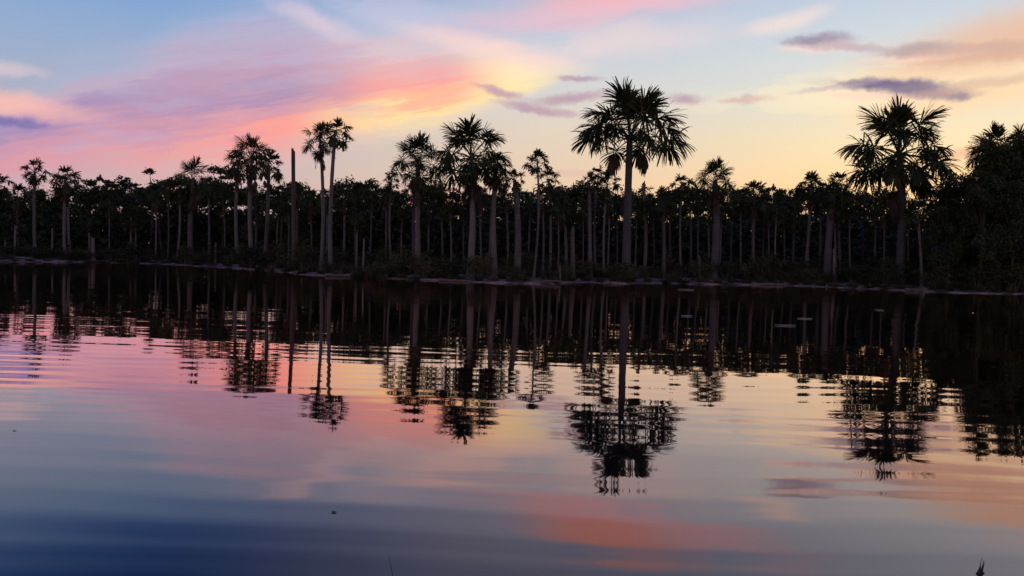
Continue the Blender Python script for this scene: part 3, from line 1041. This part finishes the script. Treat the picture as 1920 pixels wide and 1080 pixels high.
SH = [(240, 0.5, 30, 34, 'rounded reddish-green shrub overhanging the water below the young palm'),
      (348, 1.0, 28, 30, 'dark shrub at the water below the shaggy-skirted palm'),
      (375, 0.6, 20, 22, 'lower shrub next to the dark shrub below the shaggy-skirted palm'),
      (470, 0.8, 36, 36, 'wide dark shrub under the tight cluster of three palms'),
      (566, 0.5, 24, 44, 'tall leafy shrub at the foot of the tall broken trunk'),
      (712, 1.2, 28, 28, 'rounded shrub on the lit mud below the slim small-headed palm'),
      (745, 2.0, 26, 30, 'shrub between the slim small-headed palm and the bushy palm'),
      (790, 1.6, 26, 30, 'dark shrub wrapped around the foot of the bushy palm'),
      (884, 0.6, 34, 40, 'big dark shrub at the water under the broad bushy palm'),
      (955, 1.5, 24, 26, 'shrub at the foot of the thick bluish-grey trunk'),
      (1060, 1.0, 22, 26, 'shrub at the water left of the three small palm heads'),
      (1166, 0.5, 36, 34, 'big dark shrub around the foot of the tallest palm'),
      (1330, 0.8, 22, 30, 'black shrub at the foot of the wide-trunked palm'),
      (1255, -0.4, 12, 18, 'small black bush standing in the shallows'),
      (1400, 2.5, 34, 28, 'low shrub behind the mauve mud under the low green palm'),
      (1515, 2.0, 28, 26, 'low shrub under the upright fan-headed palm'),
      (1600, 2.5, 36, 30, 'low dark shrub before the slim trunks near the spreading palm'),
      (1660, 1.5, 34, 34, 'dark shrub at the foot of the huge spreading palm'),
      (1750, 1.0, 34, 34, 'dark shrub where the thicket begins'),
      (1835, 1.2, 40, 40, 'black shrub at the water under the thicket'),
      (1905, 1.2, 40, 44, 'black shrub at the water by the picture edge'),
      (66, 3.0, 24, 18, 'low bush at the foot of the slim drooping palm'),
      (124, 2.0, 22, 18, 'low bush at the foot of the brown-skirted palm'),
      (206, 2.4, 22, 20, 'low bush between the squat pale stub and the reddish shrub')]
for i, (px, off, w_, t_, label) in enumerate(SH):
    plant(px, off, w_, t_, i, label, 'shrubs along the waterline', True)
rng = random.Random(33)
px, BUSHES = -20, []
while px < 1780:
    BUSHES.append(px)
    px += rng.uniform(24, 44)
WH = where(BUSHES)
for i, px in enumerate(BUSHES):
    small = 0.55 if px < 420 else 1.0
    plant(px, rng.uniform(2.5, 9.0), rng.uniform(18, 34) * (0.5 + small / 2), rng.uniform(22, 46) * small, i, 'low leafy shrub among trunks ' + WH[px], 'low shrubs among the trunks', True)
rng = random.Random(21)
px, TUFTS = -30, []
while px < 1930:
    TUFTS.append(px)
    px += rng.uniform(11, 18)
WH = where(TUFTS)
for i, px in enumerate(TUFTS):
    near = i % 2 == 0
    plant(px, rng.uniform(0.1, 1.8) if near else rng.uniform(2.0, 6.5), rng.uniform(9, 15) if near else rng.uniform(12, 22), (rng.uniform(9, 15) if near else rng.uniform(16, 32)) * (0.65 if px < 420 else 1.0), i,
          'sedge tuft on bank ' + WH[px], 'sedge tufts on the bank')


# ------------------------------------------------------------------ fallen logs on the mud
def log(px, off, length_px, rad, turn, label):
    d = shore_d(px) + off
    p = at(px, 520, d)
    L = length_px * d / FPX
    rng = random.Random(px)
    pts = [(-L / 2 + L * j / 7, rng.uniform(-0.05, 0.05), rad * 0.7 + rng.uniform(-0.02, 0.03)) for j in range(8)]
    parts = [tube(pts, [rad * (1.1 - 0.5 * j / 7) * rng.uniform(0.85, 1.1) for j in range(8)], 8)]
    for j in range(3):
        a = Vector(pts[rng.randrange(2, 7)])
        parts.append(tube([a, a + Vector((rng.uniform(-.2, .3), rng.uniform(-.2, .2), rng.uniform(.15, .4)))], [rad * 0.3, rad * 0.08], 5))
    tag(obj('fallen_log', mesh('fallen_log', *join(parts), M['dead_wood'], True), None, (p.x, d, max(0.0, ground_z(p.x, d))), (0, 0, turn)), label, 'log', 'fallen logs on the bank')


log(640, 0.3, 60, 0.10, 0.15, 'fallen log on the lit mud by the two slender palms')
log(850, 0.2, 56, 0.09, -0.2, 'fallen log on the mud below the bushy palm')
log(1020, 0.2, 64, 0.09, 0.1, 'fallen log on the mud spit below the leaning palm')
log(1440, 0.3, 60, 0.09, -0.1, 'fallen log on the mauve mud below the low green palm')
log(1720, 0.2, 50, 0.08, 0.2, 'fallen log at the water where the thicket begins')


# ------------------------------------------------------------------ modelled glints, leaves afloat and the stems in front
def glint(px, py, length_px, label, tilt=0.0):  # pale solid sliver added in place of a bright ripple glint
    p = water_at(px, py)
    L = length_px * p.y / FPX
    rng = random.Random(px)
    pts = [(-L / 2 + L * j / 6, rng.uniform(-0.02, 0.02) + tilt * (j / 6 - .5) * L, 0.012 + rng.uniform(-0.004, 0.006)) for j in range(7)]
    V, F = tube(pts, [0.003 + 0.006 * math.sin(math.pi * (j + .6) / 7.2) for j in range(7)], 6)
    tag(obj('glint_sliver', mesh('glint_sliver', V, F, M['glint_tone'], True), None, (p.x, p.y, 0.006)), label, 'glint', 'pale slivers standing in for glints on the lagoon')


glint(1286, 543, 30, 'pale modelled stick just off the mauve mud patch, the brightest one')
glint(1288, 593, 22, 'pale modelled stick below the wide-trunked palm, in the dark reflection')
glint(1472, 611, 40, 'longest pale modelled stick, farthest out in the dark reflection')
glint(1509, 598, 28, 'pale modelled stick a little shoreward of the longest one')
glint(1648, 582, 18, 'pale modelled stick below the huge spreading palm')


def float_leaf(px, py, size_px, label):
    p = water_at(px, py)
    L = size_px * p.y / FPX
    rng = random.Random(px)
    V, F = [], []
    n = 6
    for j in range(n + 1):
        t_ = j / n
        w = 0.34 * L * math.sin(math.pi * min(0.98, t_ * 0.94 + 0.03))
        x = -L / 2 + L * t_
        z = 0.002 + 0.02 * L * (2 * t_ - 1) ** 2
        V += [(x, -w, z + 0.01 * L), (x, 0, z), (x, w, z + 0.01 * L)]
        if j:
            o = 3 * j
            F += [(o - 3, o - 2, o + 1, o), (o - 2, o - 1, o + 2, o + 1)]
    tag(obj('floating_leaf', mesh('floating_leaf', V, F, M['stem']), None, (p.x, p.y, 0.002), (0, 0, rng.uniform(-0.3, 0.3))), label, 'leaf', 'dark leaves afloat in the foreground')


float_leaf(626, 961, 12, 'dark curled leaf afloat on the blue foreground water')
float_leaf(27, 808, 8, 'small dark leaf afloat near the picture edge')

# a single blade of grass, rooted on the near bank
d = 2.55
tip, foot = at(730, 1043, d), at(752, 1180, d - 0.05)
root = Vector((foot.x + 0.03, foot.y, land_z(foot.x, foot.y) - 0.03))
V, F = [], []
for j in range(9):
    t_ = j / 8
    p = root.lerp(tip, t_) + Vector((0.02 * math.sin(math.pi * t_), 0, 0))
    w = 0.0042 * (1 - t_ ** 2.2) + 0.0004
    V += [p + Vector((-w, 0, 0)), p + Vector((0, -w * 0.5, 0)), p + Vector((w, 0, 0))]
    if j:
        o = 3 * j
        F += [(o - 3, o - 2, o + 1, o), (o - 2, o - 1, o + 2, o + 1)]
o_ = obj('grass_blade', mesh('grass_blade', [v - root for v in V], F, M['stem']), None, root)
tag(o_, 'single dark blade of grass poking up at the bottom edge', 'grass blade')

# a small sprig with forked tips
d = 2.5
parts = []
stem_foot = at(1838, 1180, d)
root = Vector((stem_foot.x, stem_foot.y, land_z(stem_foot.x, stem_foot.y) - 0.03))
knot = at(1839, 1076, d)


def rel(px, py, dd=d):
    return at(px, py, dd) - root


e = bpy.data.objects.new('water_plant_sprig', None)
col.objects.link(e)
e.location = root
tag(e, 'small dark forked sprig poking up in the bottom corner', 'plant')
V, F = tube([Vector((0, 0, 0)), rel(1838, 1120), rel(1839, 1076)], [0.004, 0.0035, 0.0045], 6)
obj('stem', mesh('stem', V, F, M['stem']), e)
for pts in (((1833, 1078), (1836, 1070), (1838.5, 1062), (1838, 1056)), ((1840, 1078), (1841.5, 1068), (1844.5, 1058), (1845, 1051))):
    V, F = tube([rel(1839, 1082)] + [rel(*q) for q in pts], [0.004, 0.005, 0.0038, 0.002, 0.0008], 5)
    obj('shoot', mesh('shoot', V, F, M['stem']), e)
V, F = tube([rel(1838, 1060), rel(1840, 1052), rel(1842, 1045)], [0.0007, 0.0009, 0.0004], 5)
obj('tip', mesh('tip', V, F, M['stem']), e)
for pts in (((1838, 1080), (1833, 1075), (1829, 1076)), ((1841, 1080), (1844, 1074), (1847, 1075)), ((1839, 1080), (1842, 1071), (1840, 1066))):
    a, b_, c_ = (rel(*q) for q in pts)
    w = Vector((0, 0.004, 0.003))
    obj('leaf', mesh('leaf', [a, b_ + w, c_, b_ - w], [(0, 1, 2, 3)], M['stem']), e)
